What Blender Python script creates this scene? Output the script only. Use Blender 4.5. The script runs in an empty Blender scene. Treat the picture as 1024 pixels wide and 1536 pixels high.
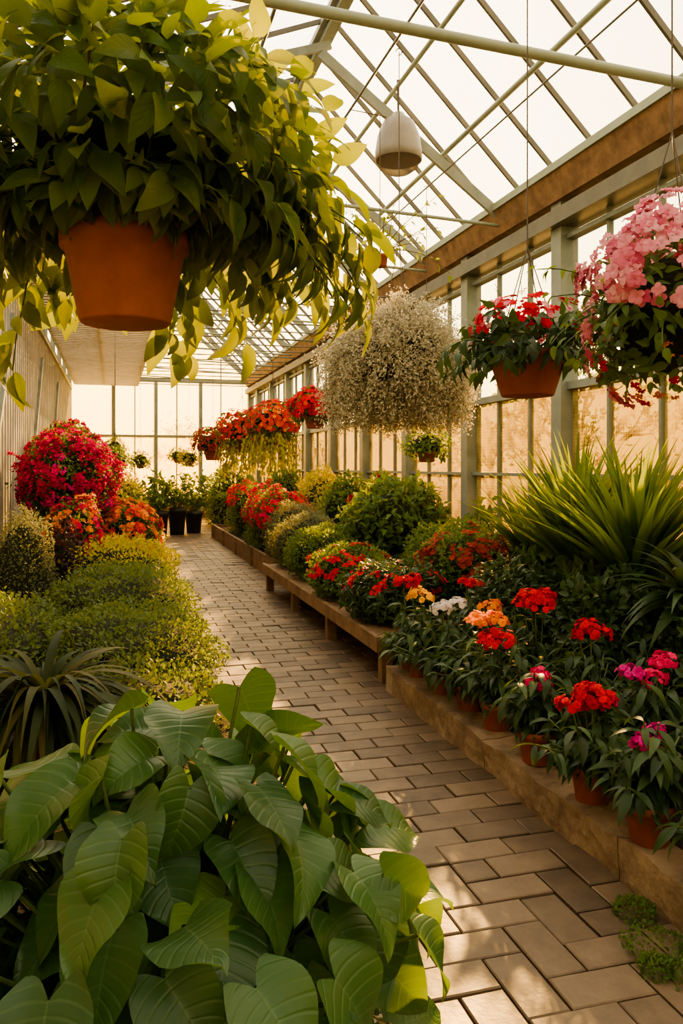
import bpy, math, random
import numpy as np
from mathutils import Vector, noise
rng=np.random.default_rng(7); random.seed(7)
pi=math.pi
# ---------------------------------------------------------------- mesh builder
class MB:
    def __init__(s): s.V=[];s.F=[];s.U=[];s.T=[];s.n=0
    def add(s,V,F,mat=0,tint=.5,uv=None,smooth=True):
        V=np.asarray(V,float).reshape(-1,3);F=np.asarray(F,int)
        s.V.append(V);s.F.append((F+s.n,mat,smooth))
        s.U.append(np.full((len(V),2),.5) if uv is None else np.asarray(uv,float))
        t=np.asarray(tint,float)
        s.T.append(np.full(len(V),float(t)) if t.ndim==0 else t)
        s.n+=len(V)
    def scatter(s,tm,P,R,S,mat=0,tint=None,smooth=True):
        V,F,U=tm;N=len(P)
        if N==0:return
        if tint is None:tint=rng.random(N)
        S=np.asarray(S,float)
        if S.ndim==1:S=S[:,None]*np.ones((1,3))
        W=np.einsum('nij,nkj->nki',R,V[None]*S[:,None,:])+P[:,None,:]
        k=len(V)
        FF=(F[None]+(np.arange(N)*k)[:,None,None]).reshape(-1,F.shape[1])
        s.add(W.reshape(-1,3),FF,mat,np.repeat(tint,k),np.tile(U,(N,1)),smooth)
    def build(s,name,mats,origin=(0,0,0),parent=None):
        V=np.concatenate(s.V)-np.array(origin);U=np.concatenate(s.U);T=np.concatenate(s.T)
        L=np.concatenate([f.ravel() for f,_,_ in s.F])
        tot=np.concatenate([np.full(len(f),f.shape[1]) for f,_,_ in s.F])
        mi=np.concatenate([np.full(len(f),m) for f,m,_ in s.F])
        sm=np.concatenate([np.full(len(f),q) for f,_,q in s.F])
        st=np.concatenate([[0],np.cumsum(tot)[:-1]])
        me=bpy.data.meshes.new(name)
        me.vertices.add(len(V));me.vertices.foreach_set('co',V.astype(np.float32).ravel())
        me.loops.add(len(L));me.loops.foreach_set('vertex_index',L.astype(np.int32))
        me.polygons.add(len(tot));me.polygons.foreach_set('loop_start',st.astype(np.int32))
        try: me.polygons.foreach_set('loop_total',tot.astype(np.int32))
        except Exception: pass
        me.polygons.foreach_set('material_index',mi.astype(np.int32))
        me.polygons.foreach_set('use_smooth',sm.astype(bool))
        uvl=me.uv_layers.new(name='UVMap');uvl.data.foreach_set('uv',U[L].astype(np.float32).ravel())
        a=me.attributes.new('tint','FLOAT','POINT');a.data.foreach_set('value',T.astype(np.float32))
        for m in mats: me.materials.append(m)
        me.update(calc_edges=True);me.validate()
        o=bpy.data.objects.new(name,me);bpy.context.scene.collection.objects.link(o);o.location=origin
        if parent:o.parent=parent
        return o
    def box(s,a,b,mat=0,tint=.5):
        x0,y0,z0=a;x1,y1,z1=b
        V=[(x0,y0,z0),(x1,y0,z0),(x1,y1,z0),(x0,y1,z0),(x0,y0,z1),(x1,y0,z1),(x1,y1,z1),(x0,y1,z1)]
        F=[(0,3,2,1),(4,5,6,7),(0,1,5,4),(1,2,6,5),(2,3,7,6),(3,0,4,7)]
        s.add(V,F,mat,tint,None,False)
    def beam(s,p,q,w,h,mat=0,tint=.5,up=(0,0,1)):
        p=np.array(p,float);q=np.array(q,float);d=q-p;d/=np.linalg.norm(d)
        u=np.array(up,float)
        if abs(d@u)>.99:u=np.array((0,1.,0))
        x=np.cross(d,u);x/=np.linalg.norm(x);z=np.cross(x,d)
        V=[]
        for c in (p,q):
            for i,j in((-1,-1),(1,-1),(1,1),(-1,1)):V.append(c+x*i*w/2+z*j*h/2)
        F=[(0,1,2,3),(7,6,5,4),(0,4,5,1),(1,5,6,2),(2,6,7,3),(3,7,4,0)]
        s.add(V,F,mat,tint,None,False)
    def tube(s,P,r,n=6,mat=0,tint=.5):
        P=np.asarray(P,float);k=len(P);r=np.broadcast_to(np.asarray(r,float),(k,))
        D=np.gradient(P,axis=0);D/=np.linalg.norm(D,axis=1)[:,None]+1e-9
        m=np.abs(D.mean(0));ref=np.eye(3)[int(np.argmin(m))]
        X=np.cross(D,ref);X/=np.linalg.norm(X,axis=1)[:,None]+1e-9;Z=np.cross(X,D)
        a=np.arange(n)*2*pi/n
        V=P[:,None]+r[:,None,None]*(np.cos(a)[None,:,None]*X[:,None]+np.sin(a)[None,:,None]*Z[:,None])
        F=[(i*n+j,i*n+(j+1)%n,(i+1)*n+(j+1)%n,(i+1)*n+j) for i in range(k-1) for j in range(n)]
        s.add(V.reshape(-1,3),F,mat,tint)
    def lathe(s,prof,c,n=32,mat=0,tint=.5):
        a=np.arange(n)*2*pi/n;V=[];k=len(prof)
        for r,z in prof:
            V.append(np.stack([c[0]+r*np.cos(a),c[1]+r*np.sin(a),np.full(n,c[2]+z)],1))
        F=[(i*n+j,i*n+(j+1)%n,(i+1)*n+(j+1)%n,(i+1)*n+j) for i in range(k-1) for j in range(n)]
        s.add(np.concatenate(V),F,mat,tint)
def norm(a): return a/(np.linalg.norm(a,axis=-1,keepdims=True)+1e-9)
def orient(d,n):
    y=norm(d);x=norm(np.cross(y,n));z=np.cross(x,y)
    return np.stack([x,y,z],axis=2)
def rv(n): return norm(rng.normal(size=(n,3)))
# ---------------------------------------------------------------- leaf templates (unit length)
def leaf(W=.5,nL=6,nW=2,prof=None,bend=.6,fold=.2,lobe=0.,wave=0.,ripple=0.,a0=0.,ph=0.):
    t=np.linspace(0,1,nL+1);
    if prof is None: prof=lambda t:np.sin(pi*t**.75)**.85
    w=prof(t)*W/2
    ang=a0-bend*t;dy=np.cos(ang);dz=np.sin(ang)
    yc=np.concatenate([[0],np.cumsum((dy[1:]+dy[:-1])/2)/nL]);zc=np.concatenate([[0],np.cumsum((dz[1:]+dz[:-1])/2)/nL])
    s_=np.linspace(-1,1,nW+1);V=[];U=[]
    for i in range(nL+1):
        for q in s_:
            x=q*w[i];off=-lobe*math.sin(abs(q)*pi*.62)*(1-t[i])**2.2
            z=fold*abs(x)+wave*math.sin(t[i]*9+q*2+ph)*abs(q)**2+ripple*math.cos((t[i]*7-abs(q)*2)*2*pi)*abs(q)*(1-abs(q)*.5)*math.sin(pi*min(1,t[i]+.1))
            V.append((x,yc[i]+off*dy[i],zc[i]+z+off*dz[i]*.5-(abs(off)*.2)));U.append((q*.5+.5,t[i]))
    m=nW+1
    F=[(i*m+j,i*m+j+1,(i+1)*m+j+1,(i+1)*m+j) for i in range(nL) for j in range(nW)]
    return np.array(V),np.array(F),np.array(U)
pr_heart=lambda t:np.where(t<.28,.62+.38*np.sin(np.clip(t/.28,0,1)*pi/2),np.cos(np.clip((t-.28)/.72,0,1)*pi/2)**.85*(1-.25*np.clip((t-.5)/.5,0,1)))
pr_lance=lambda t:np.sin(pi*np.clip(t,0,1)**.8)**1.2
pr_strap=lambda t:(1-t**2.2)*(.55+.45*np.sin(pi*np.clip(t*1.3,0,1)))
HEART=leaf(.86,16,12,pr_heart,.95,.35,lobe=.2,wave=.045,ripple=.006)
HEART2=leaf(.74,16,12,pr_heart,1.35,.55,lobe=.18,wave=.06,ripple=.006,ph=2)
HEART3=leaf(.92,16,12,pr_heart,.6,.18,lobe=.22,wave=.06,ripple=.006,ph=4)
HEARTS=leaf(.8,6,4,pr_heart,.8,.3,lobe=.18)
OVATE=leaf(.5,8,4,lambda t:np.sin(pi*t**.7)**.9*(1-.2*t),.7,.25,wave=.02)
OVATE2=leaf(.4,8,4,lambda t:np.sin(pi*t**.65)**1.05,1.3,.4,wave=.03)
LANCE=leaf(.27,7,2,pr_lance,1.1,.35)
SMALL=leaf(.55,3,2,None,.5,.3)
TINY=leaf(.6,2,2,lambda t:np.array([.1,1,.05]),.3,.3)
STRAP=leaf(.05,14,2,pr_strap,2.2,.4)
STRAP2=leaf(.055,12,2,pr_strap,.5,.5)
STRAP3=leaf(.11,12,2,pr_strap,1.3,.5)
def floret(n=5,w=.75,cup=.35,bend=.5,wv=0.):
    pv,pf,pu=leaf(w,3,2,lambda t:np.array([.2,.85,1.,.45]),bend,.1,a0=cup,wave=wv)
    V=[];F=[];U=[];
    for i in range(n):
        a=i*2*pi/n+.15*math.sin(i*7);c,s=math.cos(a),math.sin(a);R=np.array([[c,-s,0],[s,c,0],[0,0,1]])
        V.append(pv@R.T+[0,0,.01*(i%2)]);F.append(pf+i*len(pv));U.append(pu)
    return np.concatenate(V),np.concatenate(F),np.concatenate(U)
FLOR=floret();BRACT=floret(3,.8,.8);PANSY=floret(5,1.0,.55,1.2,.1);PET=floret(4,.9,.7,1.2,.18)
# ---------------------------------------------------------------- materials
def newmat(name):
    m=bpy.data.materials.new(name);m.use_nodes=True;nt=m.node_tree;nt.nodes.clear();return m,nt
def nd(nt,t,**k):
    n=nt.nodes.new(t)
    for a,b in k.items():
        if a in n.inputs: n.inputs[a].default_value=b
        else: setattr(n,a,b)
    return n
def ramp(nt,stops,fac):
    r=nt.nodes.new('ShaderNodeValToRGB');e=r.color_ramp.elements
    while len(e)<len(stops):e.new(.5)
    for i,(p,c) in enumerate(stops):e[i].position=p;e[i].color=(*c,1)
    nt.links.new(fac,r.inputs[0]);return r.outputs[0]
def mth(nt,op,a,b=None):
    n=nt.nodes.new('ShaderNodeMath');n.operation=op
    for i,v in enumerate((a,b)):
        if v is None:continue
        if isinstance(v,(int,float)):n.inputs[i].default_value=v
        else:nt.links.new(v,n.inputs[i])
    return n.outputs[0]
def leafmat(name,cols,trans=.4,rough=.45,tcol=None,veins=0,spec=.4,vcol=None,midw=.035):
    m,nt=newmat(name);L=nt.links.new
    at=nd(nt,'ShaderNodeAttribute',attribute_name='tint')
    k=len(cols);col=ramp(nt,[(i/(k-1),c) for i,c in enumerate(cols)],at.outputs['Fac'])
    bs=nd(nt,'ShaderNodeBsdfPrincipled',Roughness=rough);bs.inputs['Specular IOR Level'].default_value=spec
    if veins:
        uv=nt.nodes.new('ShaderNodeUVMap');sp=nt.nodes.new('ShaderNodeSeparateXYZ');L(uv.outputs[0],sp.inputs[0])
        s=mth(nt,'MULTIPLY',mth(nt,'ABSOLUTE',mth(nt,'SUBTRACT',sp.outputs[0],.5)),2.)
        mid=mth(nt,'LESS_THAN',s,midw)
        fr=mth(nt,'FRACT',mth(nt,'SUBTRACT',mth(nt,'MULTIPLY',sp.outputs[1],float(veins)),mth(nt,'MULTIPLY',mth(nt,'POWER',s,.8),2.2)))
        tri=mth(nt,'ABSOLUTE',mth(nt,'SUBTRACT',fr,.5))
        v=nt.nodes.new('ShaderNodeMapRange');v.inputs[1].default_value=.3;v.inputs[2].default_value=.5;v.interpolation_type='SMOOTHSTEP';L(tri,v.inputs[0])
        vv=mth(nt,'MAXIMUM',mth(nt,'MULTIPLY',v.outputs[0],.22),mth(nt,'MULTIPLY',mid,.5))
        mx=nt.nodes.new('ShaderNodeMixRGB');L(vv,mx.inputs[0]);L(col,mx.inputs[1]);mx.inputs[2].default_value=(*(vcol or (.2,.28,.1)),1);col=mx.outputs[0]
        bp=nd(nt,'ShaderNodeBump',Strength=.35,Distance=.003);L(mth(nt,'SUBTRACT',1.,v.outputs[0]),bp.inputs['Height']);L(bp.outputs[0],bs.inputs['Normal'])
    L(col,bs.inputs['Base Color'])
    tr=nt.nodes.new('ShaderNodeBsdfTranslucent')
    g=nt.nodes.new('ShaderNodeMixRGB');g.blend_type='MIX';g.inputs[0].default_value=.6
    L(col,g.inputs[1]);g.inputs[2].default_value=(*(tcol or (1,1,1)),1);L(g.outputs[0],tr.inputs[0])
    ms=nt.nodes.new('ShaderNodeMixShader');ms.inputs[0].default_value=trans
    L(bs.outputs[0],ms.inputs[1]);L(tr.outputs[0],ms.inputs[2])
    o=nt.nodes.new('ShaderNodeOutputMaterial');L(ms.outputs[0],o.inputs[0]);return m
def solid(name,c1,c2,scale=8,rough=.7,bump=.3,bd=.01,metal=0.,tintmix=0.,detail=6):
    m,nt=newmat(name);L=nt.links.new
    tc=nt.nodes.new('ShaderNodeTexCoord');no=nd(nt,'ShaderNodeTexNoise',Scale=scale,Detail=detail,Roughness=.65);L(tc.outputs['Object'],no.inputs['Vector'])
    fac=no.outputs[0]
    if tintmix:
        at=nd(nt,'ShaderNodeAttribute',attribute_name='tint')
        fac=mth(nt,'ADD',mth(nt,'MULTIPLY',fac,1-tintmix),mth(nt,'MULTIPLY',at.outputs['Fac'],tintmix))
    col=ramp(nt,[(.3,c1),(.7,c2)],fac)
    bs=nd(nt,'ShaderNodeBsdfPrincipled',Roughness=rough,Metallic=metal);L(col,bs.inputs['Base Color'])
    n2=nd(nt,'ShaderNodeTexNoise',Scale=scale*5,Detail=5);L(tc.outputs['Object'],n2.inputs['Vector'])
    bp=nd(nt,'ShaderNodeBump',Strength=bump,Distance=bd);L(n2.outputs[0],bp.inputs['Height']);L(bp.outputs[0],bs.inputs['Normal'])
    o=nt.nodes.new('ShaderNodeOutputMaterial');L(bs.outputs[0],o.inputs[0]);return m
def glassmat(name,tc,dc,fac,noise_s=0,mesh=0,meshf=.3,spread=.15):
    m,nt=newmat(name);L=nt.links.new
    t=nt.nodes.new('ShaderNodeBsdfTransparent');t.inputs[0].default_value=(*tc,1)
    d=nt.nodes.new('ShaderNodeBsdfTranslucent');d.inputs[0].default_value=(*dc,1)
    ms=nt.nodes.new('ShaderNodeMixShader');ms.inputs[0].default_value=fac
    tcn=nt.nodes.new('ShaderNodeTexCoord');fo=None
    if noise_s:
        no=nd(nt,'ShaderNodeTexNoise',Scale=noise_s,Detail=6,Roughness=.65);L(tcn.outputs['Object'],no.inputs['Vector'])
        mr=nt.nodes.new('ShaderNodeMapRange');mr.inputs[1].default_value=.35;mr.inputs[2].default_value=.65;mr.inputs[3].default_value=max(0,fac-spread);mr.inputs[4].default_value=min(1,fac+spread)
        L(no.outputs[0],mr.inputs[0]);fo=mr.outputs[0]
    if mesh:
        sp=nt.nodes.new('ShaderNodeSeparateXYZ');L(tcn.outputs['Object'],sp.inputs[0])
        ln=None
        for ax in ((1,2) if mesh>0 else (0,1)):
            q=mth(nt,'LESS_THAN',mth(nt,'FRACT',mth(nt,'MULTIPLY',sp.outputs[ax],float(abs(mesh)))),.22)
            ln=q if ln is None else mth(nt,'MAXIMUM',ln,q)
        fo=mth(nt,'ADD',fo if fo is not None else fac,mth(nt,'MULTIPLY',ln,meshf));fo=mth(nt,'MINIMUM',fo,1.)
    if fo is not None:L(fo,ms.inputs[0])
    L(t.outputs[0],ms.inputs[1]);L(d.outputs[0],ms.inputs[2])
    o=nt.nodes.new('ShaderNodeOutputMaterial');L(ms.outputs[0],o.inputs[0]);return m
YT=(.4,.64,.05)
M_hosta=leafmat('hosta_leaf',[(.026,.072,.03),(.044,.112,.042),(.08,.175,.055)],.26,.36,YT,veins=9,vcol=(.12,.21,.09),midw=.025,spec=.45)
M_hostalit=leafmat('hosta_leaf_backlit',[(.12,.28,.02),(.25,.42,.03)],.5,.45,(.6,.76,.05),veins=9,vcol=(.3,.42,.12),midw=.02,spec=.3)  # lit copy of the hosta leaf, backlight put into its colour
M_stem=solid('green_stem',(.05,.09,.02),(.1,.15,.04),20,.6)
M_brownstem=solid('brown_stem',(.08,.045,.02),(.16,.1,.05),20,.8)
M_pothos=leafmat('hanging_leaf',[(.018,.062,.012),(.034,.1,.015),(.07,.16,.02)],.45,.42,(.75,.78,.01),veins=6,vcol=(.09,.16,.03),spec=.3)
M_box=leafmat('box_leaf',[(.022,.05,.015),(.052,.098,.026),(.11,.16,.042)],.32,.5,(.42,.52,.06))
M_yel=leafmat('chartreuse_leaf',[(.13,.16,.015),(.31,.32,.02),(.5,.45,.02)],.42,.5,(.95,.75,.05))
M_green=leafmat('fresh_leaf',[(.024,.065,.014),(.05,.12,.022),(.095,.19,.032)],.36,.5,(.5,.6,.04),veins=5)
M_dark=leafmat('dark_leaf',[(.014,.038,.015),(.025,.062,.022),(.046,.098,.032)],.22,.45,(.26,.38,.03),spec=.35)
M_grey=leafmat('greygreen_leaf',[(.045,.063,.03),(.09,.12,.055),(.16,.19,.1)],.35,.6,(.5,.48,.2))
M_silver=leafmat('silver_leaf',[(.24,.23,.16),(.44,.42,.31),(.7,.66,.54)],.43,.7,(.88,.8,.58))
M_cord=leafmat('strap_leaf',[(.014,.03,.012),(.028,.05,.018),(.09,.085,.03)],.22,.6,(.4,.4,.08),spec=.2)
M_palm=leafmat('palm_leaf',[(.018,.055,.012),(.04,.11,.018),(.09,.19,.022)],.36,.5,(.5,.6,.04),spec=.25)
M_purp=leafmat('purple_leaf',[(.02,.007,.01),(.05,.015,.02)],.2,.5,(.3,.05,.08))
M_core=solid('foliage_interior_shade',(.007,.013,.004),(.016,.028,.008),12,.9,.8,.04)  # solid blob inside the leaves, interior shade put into its dark colour
def flo(name,cols,t=.3,tc=None): return leafmat(name,cols,t,.6,tc or cols[-1],spec=.15)
F_red=flo('red_petal',[(.42,.002,.012),(.8,.007,.03)])
F_redp=flo('pinkred_petal',[(.6,.006,.1),(.88,.03,.22)])
F_mag=flo('magenta_petal',[(.5,.008,.22),(.8,.04,.38)])
F_bou=flo('crimson_bract',[(.25,.003,.035),(.48,.008,.085),(.76,.02,.17)])
F_or=flo('orange_petal',[(.75,.15,.008),(.9,.32,.015)])
F_ro=flo('redorange_petal',[(.5,.02,.008),(.8,.07,.012)])
F_yel=flo('yellow_petal',[(.8,.38,.015),(.9,.52,.03)])
F_wh=flo('white_petal',[(.7,.64,.66),(.88,.85,.88)])
F_pink=flo('pink_petal',[(.6,.08,.2),(.85,.27,.4),(.9,.5,.58)],.4)
F_rust=flo('rust_petal',[(.25,.03,.015),(.42,.06,.03)])
M_terra=solid('terracotta',(.24,.066,.032),(.36,.115,.06),7,.7,.15,.003)
M_blackpot=solid('dark_plastic_pot',(.012,.014,.013),(.025,.027,.025),10,.5,.05)
M_soil=solid('soil',(.012,.008,.005),(.035,.024,.015),14,.95,1.,.03)
M_paver=solid('paver',(.065,.046,.031),(.16,.116,.076),9,.52,.4,.004,tintmix=.35)
M_curb=solid('weathered_stone',(.1,.066,.04),(.32,.24,.16),5,.85,.9,.012)
M_wood=solid('old_wood',(.1,.062,.034),(.25,.16,.09),6,.75,.5,.006)
M_frame=solid('painted_steel',(.15,.185,.17),(.25,.29,.27),4,.5,.1,.002)
M_tube=solid('painted_pipe',(.22,.28,.23),(.31,.37,.31),4,.45,.1,.002)
M_dkframe=solid('dark_steel',(.07,.075,.065),(.14,.14,.12),4,.5,.1,.002)
M_rust=solid('rusty_gutter',(.09,.05,.026),(.3,.19,.11),5,.7,.4,.005)
M_board=solid('white_boards',(.36,.36,.33),(.54,.53,.49),3,.6,.2,.004)
M_wire=solid('wire',(.05,.04,.03),(.1,.08,.06),10,.5,0)
M_lamp=solid('lamp_reflector',(.17,.17,.16),(.26,.25,.24),5,.4,.05)
G_clear=glassmat('clear_glass',(.96,.91,.78),(.9,.83,.62),.1)
G_roof=glassmat('roof_glass',(.94,.92,.86),(.8,.77,.68),.2,3,-22,.25)
G_frost=glassmat('frosted_pane',(.4,.29,.11),(.36,.25,.08),.5,3,30,.2,.4)
G_far=glassmat('far_glow_pane',(.85,.64,.24),(.85,.6,.17),.5,2,16,.2,.35)  # hazy sun glow of the far end put into the pane colour
G_mid=glassmat('hazy_pane',(.96,.84,.54),(.95,.76,.36),.4,4)
G_lamp=glassmat('lamp_diffuser',(.4,.4,.4),(.5,.48,.45),.8)
# ---------------------------------------------------------------- world / sun
SUN=norm(np.array([.43,.84,.35]))
w=bpy.data.worlds.new('sky');bpy.context.scene.world=w;w.use_nodes=True;nt=w.node_tree;nt.nodes.clear();L=nt.links.new
tc=nt.nodes.new('ShaderNodeTexCoord');sp=nt.nodes.new('ShaderNodeSeparateXYZ');L(tc.outputs['Generated'],sp.inputs[0])
z=mth(nt,'ADD',mth(nt,'MULTIPLY',sp.outputs[2],.5),.5)
col=ramp(nt,[(0,(.06,.04,.02)),(.47,(.2,.13,.05)),(.5,(1,.62,.17)),(.56,(1,.79,.38)),(.66,(1,.9,.62)),(.8,(1,.92,.76)),(1,(.92,.89,.8))],z)
dp=nt.nodes.new('ShaderNodeVectorMath');dp.operation='DOT_PRODUCT';L(tc.outputs['Generated'],dp.inputs[0]);dp.inputs[1].default_value=tuple(norm(np.array([.1,.95,.3])))
gl=mth(nt,'MULTIPLY',mth(nt,'POWER',mth(nt,'MAXIMUM',dp.outputs['Value'],0.),3.),2.2)
bg=nt.nodes.new('ShaderNodeBackground');L(col,bg.inputs[0]);L(mth(nt,'MULTIPLY',mth(nt,'ADD',gl,.9),1.95),bg.inputs[1])
o=nt.nodes.new('ShaderNodeOutputWorld');L(bg.outputs[0],o.inputs[0])
sl=bpy.data.lights.new('sun','SUN');sl.energy=28;sl.color=(1,.54,.15);sl.angle=.025
so=bpy.data.objects.new('sun',sl);bpy.context.scene.collection.objects.link(so)
so.rotation_euler=Vector(SUN).to_track_quat('Z','Y').to_euler();so.location=(12,20,12)
# ---------------------------------------------------------------- shell
XR=4.;XL=-1.2;Y0=-2.5;Y1=24.;ZE=4.05;RX,RZ=2.1,5.95;ZL=4.6
m=MB();m.box((-30,-20,-.3),(40,60,-.06),0);m.build('floor',[M_soil])
def rbox(mb,a,b,step=.08,amp=.01,mat=0,sc=5.):
    a=np.array(a,float);b=np.array(b,float)
    for ax in range(3):
        for side in (0,1):
            u,v=[i for i in range(3) if i!=ax]
            nu=max(1,int((b[u]-a[u])/step));nv=max(1,int((b[v]-a[v])/step))
            V=[]
            for i in range(nu+1):
                for j in range(nv+1):
                    p=np.zeros(3);p[u]=a[u]+(b[u]-a[u])*i/nu;p[v]=a[v]+(b[v]-a[v])*j/nv;p[ax]=(a,b)[side][ax]
                    p=p+np.array(noise.noise_vector(Vector(p*sc)))*amp+np.array(noise.noise_vector(Vector(p*sc*4)))*amp*.4
                    V.append(p)
            F=[(i*(nv+1)+j,(i+1)*(nv+1)+j,(i+1)*(nv+1)+j+1,i*(nv+1)+j+1) for i in range(nu) for j in range(nv)]
            mb.add(V,F,mat,.5,None,False)
# pavers : herringbone apron near, running bond beyond
Wp=.14;g=.0035
def pav(lx,ly):
    V=[];
    for ins,zz in((0,-.05),(0,-.004),(.004,0)):
        for x,y in((g+ins,g+ins),(lx-g-ins,g+ins),(lx-g-ins,ly-g-ins),(g+ins,ly-g-ins)):V.append((x,y,zz))
    F=[]
    for k in(0,4):
        for i in range(4):F.append((k+i,k+(i+1)%4,k+4+(i+1)%4,k+4+i))
    F.append((8,9,10,11));return np.array(V,float),np.array(F),np.full((12,2),.5)
A=[];B=[];C1=[];JJ=27
for i in range(0,24):
    for j in range(0,JJ):
        c=(i-j)%4;q=(-.6+i*Wp,-1+j*Wp,0)
        if c==0:A.append(q)
        if c==3:(B if j<JJ-1 else C1).append(q)
for j in range(JJ,int(24.7/Wp)):
    for i in range(0,12):A.append((-.6+(i*2+(j%2))*Wp,-1+j*Wp,0))
m=MB()
for P,t in((A,pav(2*Wp,Wp)),(B,pav(Wp,2*Wp)),(C1,pav(Wp,Wp))):
    P=np.array(P);P=P[(P[:,0]<2.5)&((P[:,0]>.35))|(P[:,1]>17)];n=len(P)
    R=np.tile(np.eye(3),(n,1,1));R[:,2,0]=rng.normal(0,.008,n);R[:,2,1]=rng.normal(0,.008,n)
    P[:,2]+=rng.normal(0,.0018,n)
    m.scatter(t,P,R,np.ones(n),0,rng.random(n),False)
m.box((-.6,-1,-.058),(3,23.8,-.012),1)
m.build('brick_path',[M_paver,M_soil])
# curb
m=MB();y=.3
while y<5.0:
    l=min(1.1,5.1-y);rbox(m,(1.76,y+.004,-.05),(1.93,y+l-.004,.15),.035,.02);y+=l
m.build('stone_curb',[M_curb])
m=MB();rbox(m,(1.9,.3,-.05),(3.88,5.1,.13),.15,.02);m.build('right_soil_bed',[M_soil])
m=MB();rbox(m,(-1.08,.2,-.05),(.62,16.,.12),.15,.03);m.build('left_soil_bed',[M_soil])
# wood bench
m=MB()
for k in range(11):
    x=1.78+k*.19
    m.box((x,5.2,.28),(x+.175,9.6,.31),0,rng.random())
m.box((1.74,5.2,.22),(1.78,9.6,.325),0)
for yy in(5.25,6.7,8.1,9.5):
    for xx in(1.78,2.8,3.75):m.box((xx,yy-.04,-.03),(xx+.08,yy+.04,.28),0)
    m.box((1.8,yy-.03,.2),(3.83,yy+.03,.28),0)
m.build('wooden_plant_bench',[M_wood])
m=MB()
for (a,b) in (((2.02,10.4,-.02),(2.07,17,.27)),((3.81,10.4,-.02),(3.86,17,.27)),((2.02,10.36,-.02),(3.86,10.41,.27)),((2.02,17,-.02),(3.86,17.05,.27))):
    m.box(a,b,0)
for yy in(10.4,12.,13.6,15.2,16.9):m.box((1.99,yy-.04,-.02),(2.02,yy+.04,.28),0)
m.box((2.07,10.41,-.02),(3.81,17,.22),1);m.build('wooden_raised_planter',[M_wood,M_soil])
# walls right
m=MB()
posts=[-1.5,.5,2.5,4.5,6.5,8.5,10.5,12.5,14.5,16.5,18.5,20.5,22.5,23.95]
for yy in posts:
    m.box((XR-.09,yy-.085,-.05),(XR+.09,yy+.085,ZE-.05),0)
for yy in np.arange(-2.167,24,2/3):
    if min(abs(yy-p) for p in posts)>.2: m.box((XR+.0,yy-.015,.7),(XR+.05,yy+.015,ZE-.1),2)
for zz,hh in((.7,.05),(1.42,.018),(2.24,.035),(3.6,.02)):m.box((XR-.03,Y0,zz-hh),(XR+.07,Y1,zz+hh),0)
m.box((XR-.05,Y0,-.05),(XR+.06,Y1,.66),1)
m.build('wall_right',[M_frame,M_wood,M_frame])
m=MB()
m.box((XR-.24,Y0,ZE+.09),(XR-.1,Y1,ZE+.16),0)
m.add([(XR-.22,Y0,ZE+.1),(XR-.22,Y1,ZE+.1),(XR-.13,Y1,ZE-.13),(XR-.13,Y0,ZE-.13),(XR+.1,Y0,ZE-.13),(XR+.1,Y1,ZE-.13)],[(0,1,2,3),(3,2,5,4)],1,.5,None,False)
m.box((XR-.1,Y0,ZE-.1),(XR+.2,Y1,ZE+.05),0)
m.box((XR-.17,Y0,ZE-.36),(XR+.1,Y1,ZE-.22),2)
m.build('trim_eaves_gutter',[M_tube,M_rust,M_dkframe])
def pane(name,vs,mat):
    m=MB();m.add(vs,[(0,1,2,3)],0,.5,None,False);return m.build(name,[mat])
pane('window_1',[(XR+.03,Y0,.68),(XR+.03,Y1,.68),(XR+.03,Y1,2.24),(XR+.03,Y0,2.24)],G_frost)
pane('window_2',[(XR+.03,Y0,2.24),(XR+.03,Y1,2.24),(XR+.03,Y1,ZE),(XR+.03,Y0,ZE)],G_clear)
# far wall
m=MB()
for xx in(XL,0.,1.2,2.5,XR-.02):m.box((xx-.05,Y1-.05,-.05),(xx+.05,Y1+.05,ZE),0)
for zz,h in((ZE,.12),(2.4,.06),(.6,.06)):m.box((XL,Y1-.06,zz-h/2),(XR,Y1+.06,zz+h/2),0)
m.box((XL,Y1-.04,-.05),(XR,Y1+.04,.6),1)
for xx in(.6,1.8,3.1):m.box((xx-.015,Y1-.02,.6),(xx+.015,Y1+.02,5),0)
m.beam((RX,Y1,RZ),(XR,Y1,ZE),.08,.1);m.beam((RX,Y1,RZ),(XL,Y1,ZL),.08,.1)
m.build('wall_far',[M_frame,M_wood])
pane('window_3',[(XL,Y1,.6),(XR,Y1,.6),(XR,Y1,2.4),(XL,Y1,2.4)],G_far)
m=MB();m.add([(XL,Y1,2.4),(XR,Y1,2.4),(XR,Y1,ZE),(RX,Y1,RZ),(XL,Y1,ZL)],[(0,1,2,3,4)],0,.5,None,False);m.build('window_4',[G_mid])
# near (behind camera) wall
m=MB()
for xx in np.arange(XL,XR+.1,1.04):m.box((xx-.04,Y0-.05,-.05),(xx+.04,Y0+.05,ZE),0)
for zz in(.7,2.2,ZE):m.box((XL,Y0-.05,zz-.05),(XR,Y0+.05,zz+.05),0)
m.box((XL,Y0-.04,-.05),(XR,Y0+.04,.7),1)
m.build('wall_near',[M_frame,M_wood])
pane('window_5',[(XL,Y0,.7),(XR,Y0,.7),(XR,Y0,ZE),(XL,Y0,ZE)],G_clear)
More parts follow.
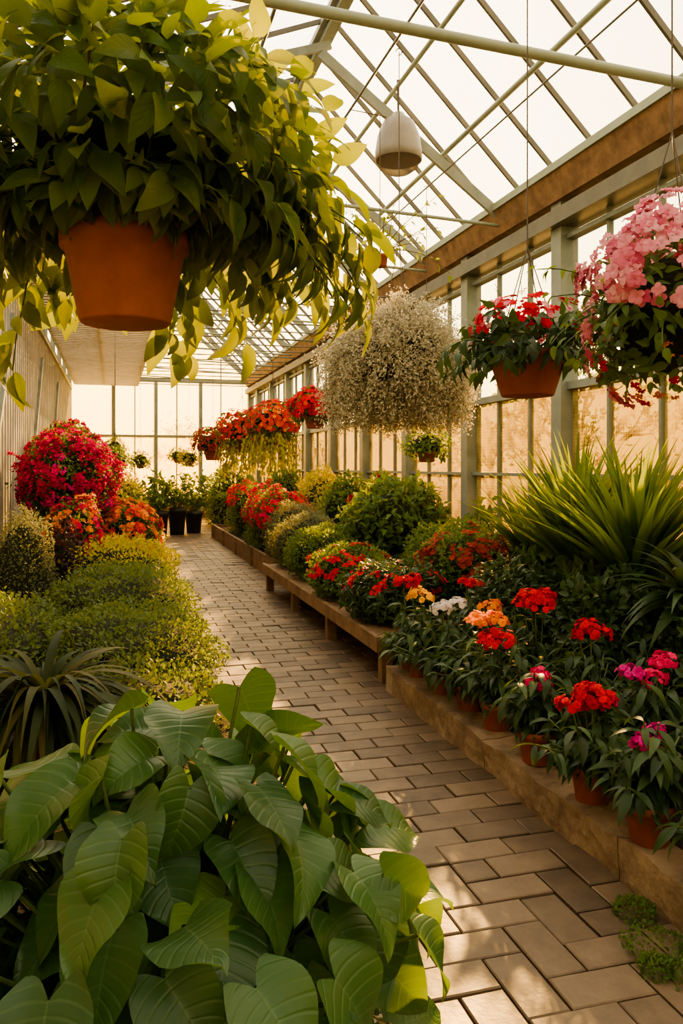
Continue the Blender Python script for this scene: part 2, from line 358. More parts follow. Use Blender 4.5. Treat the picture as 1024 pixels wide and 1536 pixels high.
# left wall boards
m=MB()
for yy in np.arange(Y0,Y1,.24):
    m.box((XL-.05,yy,-.05),(XL,yy+.225,3.75),0)
    m.box((XL-.02,yy-.03,-.05),(XL+.035,yy+.02,3.75),0)
m.box((XL-.05,Y0,3.7),(XL+.07,Y1,3.82),1)
for yy in np.arange(Y0,Y1,2.):m.box((XL-.05,yy-.04,3.8),(XL+.04,yy+.04,ZL),1)
m.box((XL-.05,Y0,ZL-.08),(XL+.05,Y1,ZL+.04),1)
for yy in(8.,12.,16.):m.beam((XL+.05,yy,.9),(XL+.05,yy+2.2,3.3),.05,.08,1)
m.build('wall_left',[M_board,M_frame])
pane('window_6',[(XL,Y0,3.8),(XL,Y1,3.8),(XL,Y1,ZL),(XL,Y0,ZL)],G_clear)
# roof
m=MB();m.add([(XR,Y0,ZE+.1),(XR,Y1,ZE+.1),(RX,Y1,RZ+.1),(RX,Y0,RZ+.1),(XL,Y1,ZL+.1),(XL,Y0,ZL+.1)],[(0,1,2,3),(3,2,4,5)],0,.5,None,False)
m.build('ceiling',[G_roof])
m=MB()
def ry(x): return ZE+(XR-x)*(RZ-ZE)/(XR-RX)
def ly(x): return ZL+(x-XL)*(RZ-ZL)/(RX-XL)
for yy in np.arange(Y0+.3,Y1,.62):
    m.beam((XR,yy,ZE+.05),(RX,yy,RZ+.05),.026,.045,2)
    m.beam((XL,yy,ZL+.05),(RX,yy,RZ+.05),.026,.045,2)
for x,r in((3.28,.026),(2.72,.024)):
    m.tube([(x,Y0,ry(x)-.04),(x,Y1,ry(x)-.04)],r,10,1)
for x in(-.3,.6,1.4):m.tube([(x,Y0,ly(x)-.03),(x,Y1,ly(x)-.03)],.02,8,2)
m.beam((RX,Y0,RZ-.02),(RX,Y1,RZ-.02),.11,.16,1)
m.beam((RX-.09,Y0,RZ-.02),(RX-.09,Y1,RZ-.02),.05,.06,0)
ties=[2.2,4.4]+list(np.arange(7.5,24,2.))
for yy in ties:
    m.tube([(XL,yy,4.18),(XR-.1,yy,4.0)],.034 if yy<7 else .018,12,1)
for yy in np.arange(7.5,24,2.):
    m.beam((RX-.1,yy+.25,RZ-.3),(XR-.1,yy,ZE+.02),.05,.1,0)
    m.beam((RX,yy+.25,RZ-.2),(XL+.1,yy,ZL-.1),.04,.08,0)
for yy in np.arange(10.5,24,.8):m.tube([(.7,yy,3.86),(XR-.1,yy,3.86)],.012,6,2)
for x in(.03,1.67):m.tube([(x,Y0,4.12),(x,Y1,4.12)],.009,6,2)
m.tube([(3.02,2,4.3),(3.02,Y1,4.3)],.008,6,2)
m.build('roof_frame',[M_frame,M_tube,M_dkframe])
m=MB()
for yy in np.arange(10.6,23.9,.2):
    m.box((XL+.12,yy,3.84),(.7,yy+.11,3.86),0,rng.random())
for x in(XL+.15,-.25,.65):m.box((x-.03,10.5,3.86),(x+.03,23.9,3.92),0)
m.build('slatted_shade_panel',[M_board])
# lamp
m=MB();c=(2.72,7.45,4.54);q=.78
m.lathe([(r*q,z_*q) for r,z_ in[(.02,.62),(.07,.6),(.1,.55),(.2,.48),(.27,.3),(.3,.1),(.3,.0),(.28,-.01),(.27,.12),(.24,.3),(.16,.45),(.05,.5)]],c,32,0)
m.lathe([(.285*q,.02),(.24*q,-.07),(.15*q,-.12),(.0,-.14)],c,32,1)
m.tube([(2.72,7.45,5.0),(2.72,7.47,5.35)],.012,8,2)
m.build('hanging_grow_lamp',[M_lamp,G_lamp,M_wire],c)
# ---------------------------------------------------------------- generic plants
def sphpts(n,zmin=-.5,p=2.):
    d=rv(int(n*2.2));d=d[d[:,2]>zmin][:n]
    if p!=2: d=d/((np.abs(d)**p).sum(1)**(1/p))[:,None]
    return d
def lump(d,seed,a=.16,sc=2.2):
    return np.array([1+a*noise.noise(Vector(q*sc)+Vector((seed*3.1,seed,0)))*1.6 for q in d])
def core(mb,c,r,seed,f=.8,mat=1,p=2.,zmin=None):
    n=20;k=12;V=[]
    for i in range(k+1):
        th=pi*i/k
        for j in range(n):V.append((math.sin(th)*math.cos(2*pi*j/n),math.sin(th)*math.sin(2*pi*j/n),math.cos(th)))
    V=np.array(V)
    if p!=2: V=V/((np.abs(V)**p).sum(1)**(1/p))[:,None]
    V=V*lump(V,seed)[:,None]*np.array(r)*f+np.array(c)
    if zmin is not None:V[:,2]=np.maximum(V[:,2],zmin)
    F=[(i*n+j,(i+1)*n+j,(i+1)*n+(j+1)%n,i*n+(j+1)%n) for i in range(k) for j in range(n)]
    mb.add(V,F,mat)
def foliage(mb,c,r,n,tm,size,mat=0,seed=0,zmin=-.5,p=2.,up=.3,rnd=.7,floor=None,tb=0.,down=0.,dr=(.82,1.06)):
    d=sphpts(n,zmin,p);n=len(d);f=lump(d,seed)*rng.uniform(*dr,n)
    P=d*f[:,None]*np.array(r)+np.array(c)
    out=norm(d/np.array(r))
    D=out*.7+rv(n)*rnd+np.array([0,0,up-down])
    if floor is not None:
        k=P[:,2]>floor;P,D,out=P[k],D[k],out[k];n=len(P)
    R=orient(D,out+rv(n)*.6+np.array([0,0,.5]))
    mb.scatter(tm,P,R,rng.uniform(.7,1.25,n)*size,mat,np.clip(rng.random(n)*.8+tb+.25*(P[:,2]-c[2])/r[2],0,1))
def blooms(mb,c,r,n,size,mat,seed=0,zmin=.0,tm=None,p=2.,clump=0,cr=.06):
    tm=tm or FLOR
    d=sphpts(n,zmin,p)
    if clump:
        cen=sphpts(clump,zmin,p);d=cen[rng.integers(0,len(cen),n)]+rng.normal(0,cr,(n,3));
        d=d/((np.abs(d)**p).sum(1)**(1/p))[:,None]
    n=len(d);f=lump(d,seed)*rng.uniform(1.,1.1,n)
    P=d*f[:,None]*np.array(r)+np.array(c)
    N=norm(d/np.array(r)+rv(n)*.7);R=orient(np.cross(N,rv(n)),N)
    mb.scatter(tm,P,R,rng.uniform(.7,1.25,n)*size,mat)
def vines(mb,c,rim,nv,Lr,el,tm,size,mat,stem,grav=1.6,step=.045,hang=.8,out0=.4,tintb=0.,lenf=None,azr=(0,2*pi)):
    P=[];D=[];N=[];T=[]
    for v in range(nv):
        az=rng.uniform(*azr);e=rng.uniform(*el);Lg=rng.uniform(*Lr)
        if lenf:Lg*=lenf(az)
        p=np.array(c,float)+np.array((math.cos(az),math.sin(az),0))*rim*rng.uniform(.2,1)
        d=np.array((math.cos(e)*math.cos(az),math.cos(e)*math.sin(az),math.sin(e)))
        pts=[p.copy()];k=max(2,int(Lg/step))
        for i in range(k):
            d=d+np.array((0,0,-grav*step))+rng.normal(0,.05,3);d/=np.linalg.norm(d);p=p+d*step;pts.append(p.copy())
            if i<1:continue
            out=np.array((p[0]-c[0],p[1]-c[1],0));out/=np.linalg.norm(out)+1e-6
            for q in range(2 if rng.random()<.6 else 1):
                sd=rv(1)[0];P.append(p+sd*.015);D.append(out*out0+sd*.7+d*.4+np.array((0,0,-hang)));N.append(out+np.array((0,0,.7))+rng.normal(0,.4,3));T.append(rng.random())
        mb.tube(pts,np.linspace(.004,.002,len(pts)),4,stem)
    P=np.array(P);n=len(P)
    mb.scatter(tm,P,orient(np.array(D),np.array(N)),rng.uniform(.7,1.25,n)*size,mat,np.clip(np.array(T)*.8+tintb,0,1))
seedc=[0]
def bush(name,x,y,zb,h,rx,ry_,n,tm,size,lm,fl=(),p=2.,up=.3,ground=None,extra=None):
    seedc[0]+=1;s=seedc[0];mb=MB();c=(x,y,zb+h*.42);r=(rx,ry_,h*.58)
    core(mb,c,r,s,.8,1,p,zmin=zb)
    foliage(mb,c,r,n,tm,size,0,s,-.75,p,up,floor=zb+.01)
    g0=zb-.01 if ground is None else ground
    for q in range(4):
        a=q*1.6+s;mb.tube([(x,y,g0),(x+.1*math.cos(a),y+.1*math.sin(a),(g0+zb)/2+.02),(x+.3*rx*math.cos(a),y+.3*ry_*math.sin(a),zb+h*.5)],.012 if ground is None else .02,6,2)
    mats=[lm,M_core,M_stem]
    for (fm,nf,fs,ft,cl) in fl:
        mats.append(fm);blooms(mb,c,r,nf,fs,len(mats)-1,s,.05 if ground is None else -.4,ft,p,cl)
    if extra:extra(mb,mats,c,r)
    return mb.build(name,mats,(x,y,g0))
def pot(mb,c,rt,rb,h,mat,soil):
    mb.lathe([(0,0),(rb,0),(rb+.005,.006),(rt*.93,h*.78),(rt,h*.79),(rt*1.02,h),(rt*.93,h),(rt*.9,h*.86)],c,36,mat)
    mb.lathe([(rt*.91,h*.87),(rt*.5,h*.9),(0,h*.92)],c,24,soil)
# ---- foreground hosta
def hosta():
    mb=MB();root=np.array((.12,1.74,.1));C=np.array((.12,1.72,.49))
    N=180
    for i in range(N):
        f=(i+.5)/N;el=math.asin(1-f*1.15);az=i*2.39996+rng.normal(0,.15)
        d=np.array((math.cos(el)*math.cos(az),math.cos(el)*math.sin(az),math.sin(el)))
        rr=rng.uniform(.82,1.1) if i%3 else rng.uniform(.62,.8)
        P=C+d*np.array((.53,.5,.47))*rr
        out=np.array((d[0],d[1],0));out/=np.linalg.norm(out)+1e-6
        D=out*(.8)+np.array((0,0,-.75+.7*max(0,d[2])**1.5))+rng.normal(0,.3,3)
        Nn=d*.7+np.array((0,-.05,.7))+rng.normal(0,.35,3)
        s=rng.uniform(.145,.2)*(1 if rr>.78 else .85)
        backlit=(d[1]>.2 and d[2]>.3 and rng.random()<.4) or rng.random()<.05  # mostly top and back leaves get the painted backlit colour
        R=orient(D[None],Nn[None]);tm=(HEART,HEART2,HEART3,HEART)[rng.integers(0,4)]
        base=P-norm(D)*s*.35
        mb.scatter(tm,base[None],R,np.array([s]),1 if backlit else 0,np.array([np.clip(rng.random()*.7+.3*(1-d[2]),0,1)]))
        mid=(root+base)/2+np.array((0,0,.14))+out*.02
        t=np.linspace(0,1,8)[:,None]
        pts=(1-t)**2*(root+rng.normal(0,.03,3)*[1,1,0])+2*t*(1-t)*mid+t*t*base
        mb.tube(pts,np.linspace(.007,.004,8),6,2)
    foliage(mb,(.12,1.72,.3),(.42,.42,.3),260,HEARTS,.13,0,3,-.3,floor=.12)
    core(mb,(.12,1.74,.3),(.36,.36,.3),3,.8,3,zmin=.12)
    mb.build('hosta_plant',[M_hosta,M_hostalit,M_stem,M_core],tuple(root))
hosta()
def hangers(mb,c,r,ztop,hook,mat,n=3,w=.0025):
    for i in range(n):
        a=i*2*pi/n+.5;mb.tube([(c[0]+r*math.cos(a),c[1]+r*math.sin(a),c[2]),(c[0],c[1],hook)],w,5,mat)
    mb.tube([(c[0],c[1],hook),(c[0],c[1],ztop)],w*1.3,5,mat)
    mb.tube([(c[0]+.02*math.cos(t),c[1],ztop+.02*math.sin(t)) for t in np.linspace(-pi/2,pi,8)],w*1.5,5,mat)
# ---- big hanging basket
mb=MB();c=(.03,2.17,1.875)
pot(mb,c,.165,.112,.245,2,3)
for th in range(4):
    a=th*pi/2+.3;mb.tube([(.03+.16*math.cos(a),2.17+.16*math.sin(a),2.1),(.03+.03*math.cos(a),2.17+.03*math.sin(a),3.0),(.03,2.17,4.1)],.004,5,4)
cc=(.03,2.17,2.14)
front=lambda az:1-.62*max(0,math.cos(az+pi/2+.1))
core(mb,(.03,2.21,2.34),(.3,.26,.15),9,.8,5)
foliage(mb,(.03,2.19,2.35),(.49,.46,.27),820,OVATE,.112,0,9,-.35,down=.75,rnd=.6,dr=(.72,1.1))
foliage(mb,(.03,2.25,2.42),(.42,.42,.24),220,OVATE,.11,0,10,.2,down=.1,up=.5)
vines(mb,cc,.15,34,(.12,.2),(.1,.8),OVATE,.1,0,1,grav=4,hang=.6,step=.04,azr=(-2.6,-.4))
vines(mb,cc,.14,36,(.3,.48),(.7,1.3),OVATE,.115,0,1,grav=2.4,hang=.6,lenf=front)
vines(mb,cc,.15,32,(.5,.72),(.35,.9),OVATE,.118,0,1,grav=2.6,hang=.7,lenf=front)
vines(mb,(.06,2.2,2.2),.15,22,(.48,.7),(.3,.9),OVATE2,.135,0,1,grav=3.3,hang=.8,azr=(-.7,1.5))
vines(mb,(-.02,2.2,2.2),.15,14,(.5,.8),(.3,.8),OVATE2,.13,0,1,grav=3.2,hang=.8,azr=(2.,3.9))
mb.build('hanging_foliage_basket',[M_pothos,M_stem,M_terra,M_soil,M_brownstem,M_core],c)
# ---- silver ball
mb=MB();c=np.array((1.72,4.7,2.1))
pot(mb,(c[0],c[1],c[2]-.02),.16,.11,.15,3,4)
core(mb,c+[0,0,.02],(.4,.4,.29),5,.8,2)
P=[];D=[]
for i in range(1250):
    az=rng.uniform(0,2*pi);e=rng.uniform(-.6,1.45);d=np.array((math.cos(e)*math.cos(az),math.cos(e)*math.sin(az),math.sin(e)))
    p=c+d*np.array((.32,.32,.26));pts=[p];L_=rng.uniform(.1,.27)
    for k in range(7):
        d=norm(d+np.array((0,0,-.2))+rng.normal(0,.14,3));p=p+d*L_/7;pts.append(p)
        for q in range(6):P.append(p+rng.normal(0,.016,3));D.append(d+rv(1)[0])
    mb.tube(pts,.0012,3,1)
for i in range(340):
    az=rng.uniform(0,2*pi);rr=rng.uniform(.1,.47);p=c+np.array((rr*math.cos(az),rr*math.sin(az),-.1));pts=[p]
    for k in range(8):
        p=p+np.array((rng.normal(0,.01),rng.normal(0,.01),-rng.uniform(.015,.045)));pts.append(p)
        for q in range(5):P.append(p+rng.normal(0,.013,3));D.append(rv(1)[0])
    mb.tube(pts,.0012,3,1)
P=np.array(P);n=len(P);mb.scatter(TINY,P,orient(np.array(D),rv(n)),rng.uniform(.012,.021,n),0)
hangers(mb,(c[0],c[1],c[2]+.1),.15,4.1,c[2]+.8,5)
mb.build('hanging_silver_foliage_ball',[M_silver,M_grey,M_core,M_terra,M_soil,M_wire],tuple(c))
# ---- right hanging pot
mb=MB();c=(1.67,3.0,1.795)
pot(mb,c,.165,.105,.18,2,3)
vines(mb,(c[0],c[1],1.97),.13,40,(.14,.28),(.1,1.3),OVATE,.07,0,1,grav=3.,step=.04,hang=.4)
vines(mb,(c[0],c[1],1.97),.15,24,(.2,.34),(.2,.7),LANCE,.09,0,1,grav=4,step=.04,hang=.6)
foliage(mb,(c[0],c[1],2.01),(.22,.22,.09),280,OVATE,.055,0,4,0)
blooms(mb,(c[0],c[1],2.05),(.26,.26,.16),330,.016,4,4,.0,FLOR,2,44,.06)
blooms(mb,(c[0],c[1],2.05),(.27,.27,.17),110,.014,5,4,-.1,FLOR,2,20,.08)
for i in range(14):
    a=rng.uniform(0,6.28);e=rng.uniform(.8,1.5);d=np.array((math.cos(e)*math.cos(a),math.cos(e)*math.sin(a),math.sin(e)))
    mb.tube([np.array((c[0],c[1],2.0)),np.array((c[0],c[1],2.0))+d*rng.uniform(.2,.33)+[0,0,.0]],.0015,4,1)
hangers(mb,(c[0],c[1],1.97),.16,4.1,2.42,6,4)
mb.build('hanging_flower_pot',[M_dark,M_stem,M_terra,M_soil,F_red,F_pink,M_wire],c)
# ---- pink hanging basket
mb=MB();c=np.array((1.75,2.2,1.99))
pot(mb,(c[0],c[1],c[2]-.15),.15,.1,.16,2,3)
core(mb,c,(.24,.24,.22),8,.8,4)
foliage(mb,c,(.26,.26,.27),850,OVATE,.052,0,8,-.8,down=.3)
vines(mb,tuple(c),.15,34,(.22,.38),(.0,1.2),OVATE,.05,0,1,grav=4,step=.04)
blooms(mb,c+[0,0,.05],(.28,.28,.29),260,.031,5,8,-.3,PET,2,36,.12)
blooms(mb,c+[0,0,.12],(.26,.26,.24),180,.029,5,8,0,PET,2,24,.14)
blooms(mb,c-[0,0,.05],(.28,.28,.27),60,.028,5,8,-.9,PET,2,14,.1)
blooms(mb,c-[0,0,.2],(.2,.2,.1),14,.022,6,8,-.9,PET)
blooms(mb,c-[0,0,.12],(.25,.25,.16),20,.024,7,8,-.9,PET)
hangers(mb,(c[0],c[1],c[2]+.05),.15,4.1,c[2]+.6,8)
mb.build('hanging_pink_flower_basket',[M_green,M_stem,M_terra,M_soil,M_core,F_pink,F_or,F_red,M_wire],tuple(c))
# ---- far baskets
def hbasket(x,y,zc,r,fm,fm2,trail=None):
    mb=MB();c=np.array((x,y,zc));pot(mb,(x,y,zc-r*.85),r*.5,r*.33,r*.6,2,3)
    foliage(mb,c,(r,r,r*.8),500,SMALL,.05,0,x+y,-.7,down=.2)
    core(mb,c,(r*.8,r*.8,r*.6),3,.8,4)
    blooms(mb,c,(r*1.02,r*1.02,r*.85),380,.026,5,x+y,-.35);blooms(mb,c,(r*1.02,r*1.02,r*.85),110,.026,6,x+y,-.35)
    mats=[M_green,M_stem,M_terra,M_soil,M_core,fm,fm2,M_wire]
    if trail:
        vines(mb,(x,y,zc-.08),r*.7,44,(r*1.1,r*1.9),(-.5,.3),SMALL,.055,8,1,grav=9,step=.035);mats.append(trail)
    hangers(mb,(x,y,zc),r*.5,4.1,zc+.5,7);mb.build('hanging_begonia_basket',mats,tuple(c))
hbasket(1.68,6.7,2.0,.2,F_red,F_ro);hbasket(1.66,8.5,1.97,.28,F_ro,F_or,M_yel);hbasket(1.67,10.7,1.97,.33,F_ro,F_rust,M_yel);hbasket(1.67,14.,1.9,.34,F_rust,F_ro)
def greenball(x,y,z,r,top,lm=M_green,sz=.05,n=420):
    mb=MB();c=np.array((x,y,z));pot(mb,(x,y,z-r*.8),r*.45,r*.3,r*.5,2,3);core(mb,c,(r*.8,r*.8,r*.6),x,.8,4)
    foliage(mb,c,(r,r,r*.85),n,SMALL,sz,0,x+y,-.8,down=.3);vines(mb,(x,y,z),r*.5,16,(r*.8,r*1.5),(0,1),SMALL,sz,0,1,grav=6,step=.04)
    hangers(mb,(x,y,z),r*.45,top,z+.5,5);mb.build('hanging_fern_basket',[lm,M_stem,M_terra,M_soil,M_core,M_wire],tuple(c))
greenball(3.02,7.45,1.72,.22,4.3);greenball(.03,14.5,1.62,.26,4.1);greenball(.03,17.2,1.75,.2,4.1);greenball(.03,20.,2.0,.22,4.1)
greenball(1.67,18.5,1.7,.25,4.1,M_yel);greenball(1.67,22,1.8,.25,4.1);greenball(.6,19.,1.65,.24,3.8)
# vine sprig on wire
mb=MB();vines(mb,(1.9,5.6,3.1),.08,12,(.3,.6),(.2,1.5),SMALL,.05,0,1,grav=1.5,step=.05,hang=.2)
mb.tube([(1.9,5.6,2.95),(1.9,5.6,4.1)],.003,5,1);pot(mb,(1.9,5.6,2.98),.06,.045,.09,2,2)
mb.tube([(1.67,5.6,4.12),(1.95,5.6,4.1)],.004,5,1)
mb.build('hanging_vine_sprig',[M_green,M_brownstem,M_terra],(1.9,5.6,3.1))
# ---- left bed
def clump(name,x,y,z,n,tm,L0,L1,lm,el,wid=1.,cold=.03,g0=.35):
    mb=MB();az=np.arange(n)*2.39996+rng.normal(0,.2,n);f=(np.arange(n)+.5)/n
    e=el[0]+(el[1]-el[0])*f+rng.normal(0,.1,n)
    D=np.stack([np.cos(e)*np.cos(az),np.cos(e)*np.sin(az),np.sin(e)],1)
    P=np.array((x,y,z))+D*[cold,cold,.02]
    N=np.stack([-np.cos(az)*np.sin(e),-np.sin(az)*np.sin(e),np.cos(e)],1)+rng.normal(0,.15,(n,3))
    S=rng.uniform(L0,L1,n);SS=np.stack([S*wid*rng.uniform(.8,1.2,n),S,S],1)
    mb.scatter(tm,P,orient(D,N),SS,0)
    mb.lathe([(cold*1.3,-g0),(cold*1.1,.03),(cold*.4,.08),(0,.09)],(x,y,z),12,1)
    return mb.build(name,[lm,M_brownstem],(x,y,z))
clump('cordyline_plant',-.3,3.85,.4,230,STRAP,.45,.85,M_cord,(.0,1.25),1.3)
def hedge(name,x,y,zb,h,rx,ry_,n,lm,size=.032,tm=SMALL,fl=()):return bush(name,x,y,zb,h,rx,ry_,n,tm,size,lm,fl,p=3.)
hedge('boxwood_hedge',.12,5.4,.05,.5,.5,.8,11000,M_box,.03)
hedge('boxwood_hedge',.06,6.8,.05,.6,.54,.8,10000,M_box,.032)
hedge('boxwood_hedge',-.7,5.6,.05,.54,.34,.85,5000,M_box,.036)
hedge('boxwood_hedge',.1,4.4,.05,.36,.42,.42,3500,M_box,.034)
hedge('golden_privet_hedge',-.02,8.1,.05,.72,.58,.6,8000,M_yel,.04)
hedge('golden_privet_hedge',.1,11.,.05,.72,.55,.7,5000,M_yel,.045,fl=[(F_or,260,.03,None,20),(F_yel,260,.03,None,10)])
bush('orange_marigold_bush',.12,9.4,.05,1.02,.42,.6,4500,SMALL,.045,M_green,[(F_or,1200,.028,None,70),(F_ro,900,.028,None,50)])
bush('orange_marigold_bush',-.36,8.4,.1,1.04,.36,.4,2800,SMALL,.045,M_green,[(F_ro,700,.024,None,50),(F_bou,500,.024,None,40),(F_or,200,.024,None,20)])
bush('purple_heuchera_plant',-.45,7.8,.1,.86,.22,.24,1200,SMALL,.05,M_purp)
bush('grey_santolina_bush',-.74,7.2,.1,1.02,.27,.34,5500,SMALL,.024,M_grey)
def sprigs(mb,mats,c,r):
    vines(mb,(c[0],c[1],c[2]+.1),.3,60,(.28,.52),(.2,1.1),BRACT,.028,3,2,grav=2.2,step=.026,hang=.1)
    vines(mb,(c[0],c[1],c[2]+.05),.28,24,(.25,.5),(.2,1.1),SMALL,.045,0,2,grav=2.2,step=.04,hang=.1)
bush('bougainvillea_bush',-.47,9.4,.9,.98,.5,.75,6000,SMALL,.045,M_green,[(F_bou,4600,.026,BRACT,210),(F_mag,500,.026,BRACT,60)],ground=.1,extra=sprigs)
bush('bougainvillea_bush',-.6,12.2,1.15,.95,.4,.8,3500,SMALL,.05,M_green,[(F_bou,1500,.034,BRACT,60)],ground=.1)
bush('laurel_shrub',-.5,15.4,.1,1.3,.5,.9,3000,SMALL,.07,M_green)
bush('laurel_shrub',-.55,12.4,.1,.95,.4,.9,2500,SMALL,.07,M_green)
# ---- far planters
for (x,y,h,hp) in((.95,17.6,.55,1.5),(1.35,17.9,.6,1.7),(.35,17.2,.35,1.1),(1.75,18.3,.5,1.9)):
    mb=MB();pot(mb,(x,y,0),.2,.15,h,2,3)
    vines(mb,(x,y,h),.08,22,(hp*.35,hp*.6),(.9,1.5),OVATE,.13,0,1,grav=.9,step=.07,hang=.3)
    mb.build('tall_potted_shrub',[M_green,M_stem,M_blackpot,M_soil],(x,y,0))
bush('background_shrub',0,20.5,.0,1.3,.8,1.2,3500,SMALL,.09,M_yel);bush('background_shrub',2.9,20.3,.0,1.5,.7,1.4,3500,SMALL,.09,M_green)
# ---- right bed far
Z3=.22
bush('red_geranium_bed',2.5,12.4,Z3,.88,.46,1.2,6500,SMALL,.045,M_green,[(F_red,2400,.024,None,190),(F_redp,500,.024,None,50)],p=2.6)
bush('red_geranium_bed',2.6,15.2,Z3,.95,.46,1.2,4000,SMALL,.05,M_green,[(F_red,1300,.03,None,90)],p=2.6)
bush('golden_shrub',3.34,12.9,Z3,1.2,.34,1.4,4500,SMALL,.06,M_yel);bush('golden_shrub',3.34,16,Z3,1.35,.34,1.1,3000,SMALL,.07,M_green)
Z2=.32
bush('lavender_shrub',2.4,10.65,Z3,.78,.42,.5,6500,LANCE,.05,M_grey)
bush('lavender_shrub',2.22,9.2,Z2-.02,.64,.42,.5,6000,LANCE,.045,M_grey)
bush('green_shrub',2.18,8.2,Z2,.54,.42,.48,5500,SMALL,.034,M_green)
bush('green_shrub',3.25,10.9,Z3,1.15,.4,.5,2600,SMALL,.07,M_green)
bush('hydrangea_shrub',3.0,8.2,Z2,1.02,.58,.6,2200,OVATE,.1,M_green)
bush('red_flower_shrub',3.3,9.6,Z2,1.05,.4,.45,1500,SMALL,.06,M_green,[(F_red,260,.035,None,14)])
bush('green_shrub',3.1,6.95,Z2,.66,.52,.48,4200,SMALL,.042,M_green)
bush('red_kalanchoe_bed',2.08,7.0,Z2,.46,.36,.5,3200,SMALL,.042,M_green,[(F_red,700,.02,None,60)])
bush('red_kalanchoe_bed',2.1,5.9,Z2,.42,.36,.45,2600,LANCE,.075,M_dark,[(F_red,500,.019,None,44)])
bush('rust_coleus_shrub',2.8,6.0,Z2,.66,.42,.42,2800,SMALL,.045,M_green,[(F_rust,900,.022,None,70)])
bush('dark_leaf_shrub',2.68,4.95,.13,.7,.34,.42,2400,LANCE,.085,M_dark)
bush('dark_leaf_shrub',3.25,4.65,.13,.85,.38,.5,2600,OVATE,.085,M_green)
bush('dark_leaf_shrub',3.35,5.6,.3,.7,.34,.4,2000,OVATE,.085,M_green)
bush('dark_leaf_shrub',2.85,4.05,.13,.72,.36,.42,2400,OVATE,.075,M_dark)
bush('dark_leaf_shrub',3.3,3.7,.13,.85,.38,.45,2200,OVATE,.085,M_dark)
bush('dark_leaf_shrub',2.95,3.1,.13,.78,.38,.45,2400,OVATE,.075,M_dark)
bush('dark_leaf_shrub',3.0,2.2,.13,.55,.36,.38,1500,OVATE,.08,M_dark)
clump('sword_leaf_palm',3.15,4.95,.75,260,STRAP2,.6,1.1,M_palm,(.9,1.5),1.5,.09,.62)
clump('sword_leaf_palm',3.1,4.25,.75,260,STRAP2,.6,1.05,M_palm,(.85,1.5),1.5,.09,.62)
clump('sword_leaf_palm',3.25,5.7,.65,130,STRAP2,.5,.9,M_palm,(.95,1.5),1.5,.07,.34)
clump('broad_leaf_dracaena',2.85,3.45,.8,60,STRAP3,.32,.5,M_dark,(.1,1.4),1.9,.03,.67)
# dark pots along wall
for x,y in((3.6,7.5),):
    mb=MB();pot(mb,(x,y,Z2-.01),.17,.12,.6,2,3);vines(mb,(x,y,.92),.08,14,(.15,.28),(.7,1.4),OVATE,.09,0,1,grav=2,step=.05);mb.build('dark_potted_plant',[M_green,M_stem,M_blackpot,M_soil],(x,y,Z2))
# ---- potted flowers
def head(mb,c,r,n,mat,fs=.02):
    n=int(n*1.6);d=sphpts(n,-.2);n=len(d);P=np.array(c)+d*[r,r,r*.7]*rng.uniform(.7,1.25,(n,1));N=norm(d+rv(n)*.5+[0,0,.2]);
    mb.scatter(PANSY,P,orient(np.cross(N,rv(n)),N),rng.uniform(.7,1.2,n)*fs,mat)
def potted(x,y,zb,h,fm,heads,nl=224,lm=None,seed=0,spread=.2):
    mb=MB();ph=.15;pot(mb,(x,y,zb),.088,.062,ph,2,3)
    b=np.array((x,y,zb+ph-.01));P=[];D=[];N=[]
    ns=16
    for i in range(ns):
        az=i*2.4+seed;e=rng.uniform(.35,1.5);d=np.array((math.cos(e)*math.cos(az),math.cos(e)*math.sin(az),math.sin(e)));L_=(h-ph+.06)*rng.uniform(.55,1.1)
        tip=b+d*L_;mb.tube([b,b+d*L_*.5+[0,0,.01],tip],.004,5,1)
        for k in range(nl//ns):
            f=(k+1)/(nl//ns);a=k*2.4+i;o=np.array((math.cos(a),math.sin(a),0));q=b+d*L_*f
            o2=norm(o*.8+norm(np.array((d[0],d[1],0))+1e-5)*.6)
            P.append(q);D.append(o2+np.array((0,0,rng.uniform(-.6,.4))));N.append(np.array((0,0,1))+o2*.3+rng.normal(0,.2,3))
    P=np.array(P);n=len(P);mb.scatter(LANCE,P,orient(np.array(D),np.array(N)),rng.uniform(.09,.15,n),0)
    mats=[lm or M_dark,M_stem,M_terra,M_soil]
    for (dx,dy,dz,r,nn,fmm) in heads:
        if fmm not in mats:mats.append(fmm)
        c=(x+dx,y+dy,zb+h+dz);mb.tube([b,(x+dx*.6,y+dy*.6,zb+h*.6),c],.004,5,1);head(mb,c,r,nn,mats.index(fmm))
    mb.build('potted_flowering_plant',mats,(x,y,zb))
Zc=.145
H=.38
potted(1.86,2.46,Zc,H,None,[(-.02,0,-.02,.045,12,F_mag),(.06,.05,.0,.035,9,F_mag),(-.06,-.02,-.01,.03,6,F_mag)],seed=1)
potted(1.87,2.83,Zc,H,None,[(0,0,.03,.08,42,F_red),(.07,.02,.0,.055,20,F_redp),(-.07,.04,.0,.055,18,F_red)],seed=2)
potted(1.87,3.27,Zc,H-.02,None,[(0,0,-.01,.055,20,F_redp),(.05,.06,.02,.04,12,F_redp)],seed=3)
potted(1.9,3.72,Zc,H+.05,None,[(0,0,.02,.09,46,F_red),(.04,.12,.1,.07,28,F_or),(-.05,.14,.11,.06,22,F_or)],seed=4)
potted(1.9,4.05,Zc,H,None,[(.1,.1,.1,.055,16,F_or)],seed=5)
potted(1.9,4.42,Zc,H+.05,None,[(0,0,.07,.07,26,F_wh),(.1,.03,.09,.06,18,F_wh)],seed=6)
potted(1.9,4.78,Zc,H+.05,None,[(0,0,.09,.075,28,F_yel)],seed=7)
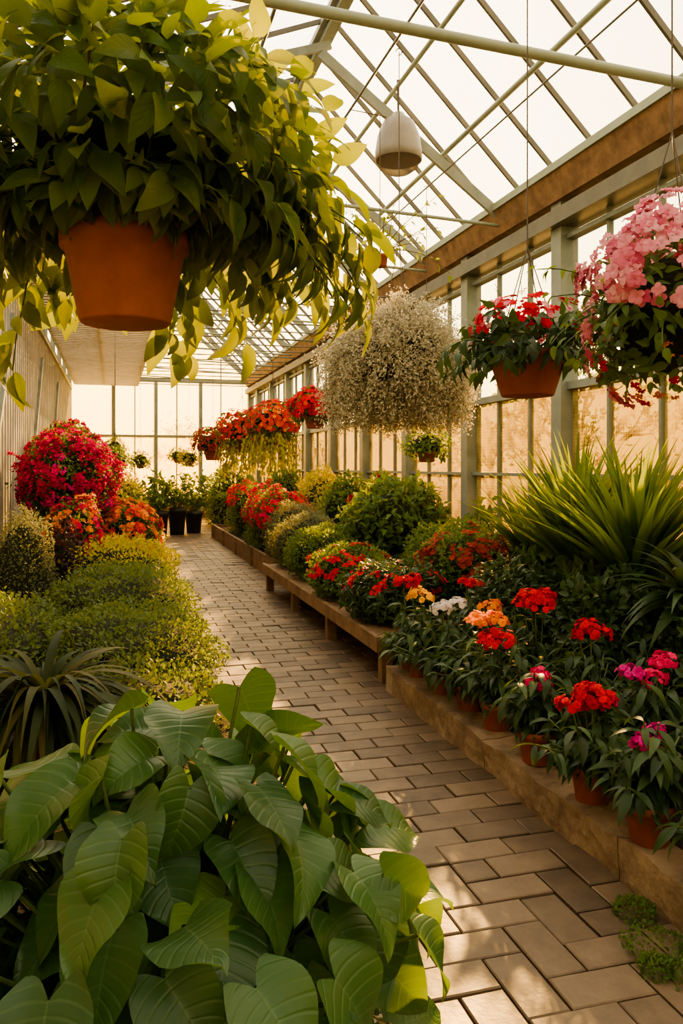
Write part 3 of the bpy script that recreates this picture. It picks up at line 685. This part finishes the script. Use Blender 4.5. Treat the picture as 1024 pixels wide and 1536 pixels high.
potted(1.92,5.0,Zc,H+.03,None,[(-.02,.1,.15,.06,24,F_red),(.06,.12,.17,.05,18,F_red)],seed=8)
potted(2.27,2.45,Zc,H,None,[(0,0,.03,.055,18,F_redp),(.06,.1,.05,.05,14,F_mag),(-.08,.08,.05,.045,14,F_mag)],seed=9)
potted(2.25,2.95,Zc,H,None,[(0,0,.05,.055,20,F_redp),(-.08,.05,.07,.05,18,F_mag),(.1,.06,.1,.055,20,F_redp)],seed=10)
potted(2.3,3.45,Zc,H+.06,None,[(0,.05,.08,.085,40,F_red)],seed=11)
potted(2.25,3.95,Zc,H+.1,None,[(0,0,.12,.1,60,F_red),(.08,.05,.14,.06,26,F_red)],seed=12)
potted(2.25,4.4,Zc,H+.05,None,[(-.05,0,.07,.06,20,F_or)],seed=13)
potted(2.25,4.85,Zc,H+.05,None,[(0,0,.15,.05,16,F_red),(.1,.05,.13,.045,12,F_ro)],seed=14)
potted(2.6,2.75,Zc,H+.05,None,[(0,0,.07,.055,16,F_redp)],seed=15)
potted(2.62,3.4,Zc,H+.05,None,[],seed=16)
potted(2.3,2.0,Zc,H,None,[(0,0,.05,.05,16,F_red)],seed=17)
potted(1.87,2.05,Zc,H-.03,None,[(.05,.05,0,.05,14,F_mag)],seed=18)
# moss by curb
mb=MB()
for (x,y,r) in((1.62,2.12,.1),(1.68,2.3,.07),(1.66,1.95,.1),(1.55,2.02,.05)):foliage(mb,(x,y,0),(r,r,.04),420,SMALL,.014,0,x,0,floor=0)
mb.build('moss_weeds',[M_green],(1.62,2.1,0))
# outside trees
for i,(x,y) in enumerate(((9,9),(8,13),(10,17),(9,24),(3,32),(-2,33),(7,30),(12,12),(8,6),(10,20))):
    mb=MB()
    def br(p,d,l,r,k):
        q=p+d*l;mb.tube([p,(p+q)/2+rng.normal(0,l*.04,3),q],[r,r*.85,r*.7],5,0)
        if k>0:
            for j in range(3):br(q,norm(d+rng.normal(0,.45,3)+[0,0,.1]),l*.72,r*.62,k-1)
        else:
            n=8;P=q+rng.normal(0,.25,(n,3));mb.scatter(SMALL,P,orient(rv(n),rv(n)),rng.uniform(.1,.18,n),1)
    br(np.array((x,y,-.06)),np.array((0,0,1.)),rng.uniform(.8,1.2),.11,4)
    mb.build('outdoor_tree',[M_brownstem,M_box],(x,y,-.06))
# ---------------------------------------------------------------- camera
cd=bpy.data.cameras.new('camera');cd.lens=28;cd.sensor_width=36;cd.sensor_fit='AUTO'
cd.shift_y=-68/1536;cd.clip_start=.05
co=bpy.data.objects.new('camera',cd);bpy.context.scene.collection.objects.link(co)
co.location=(0,0,1.5);co.rotation_euler=(pi/2,0,-math.radians(15.97));bpy.context.scene.camera=co
sc=bpy.context.scene
try:
    sc.view_settings.view_transform='AgX';sc.view_settings.look='AgX - Medium High Contrast'
except Exception as e:print(e)
sc.view_settings.exposure=0.2
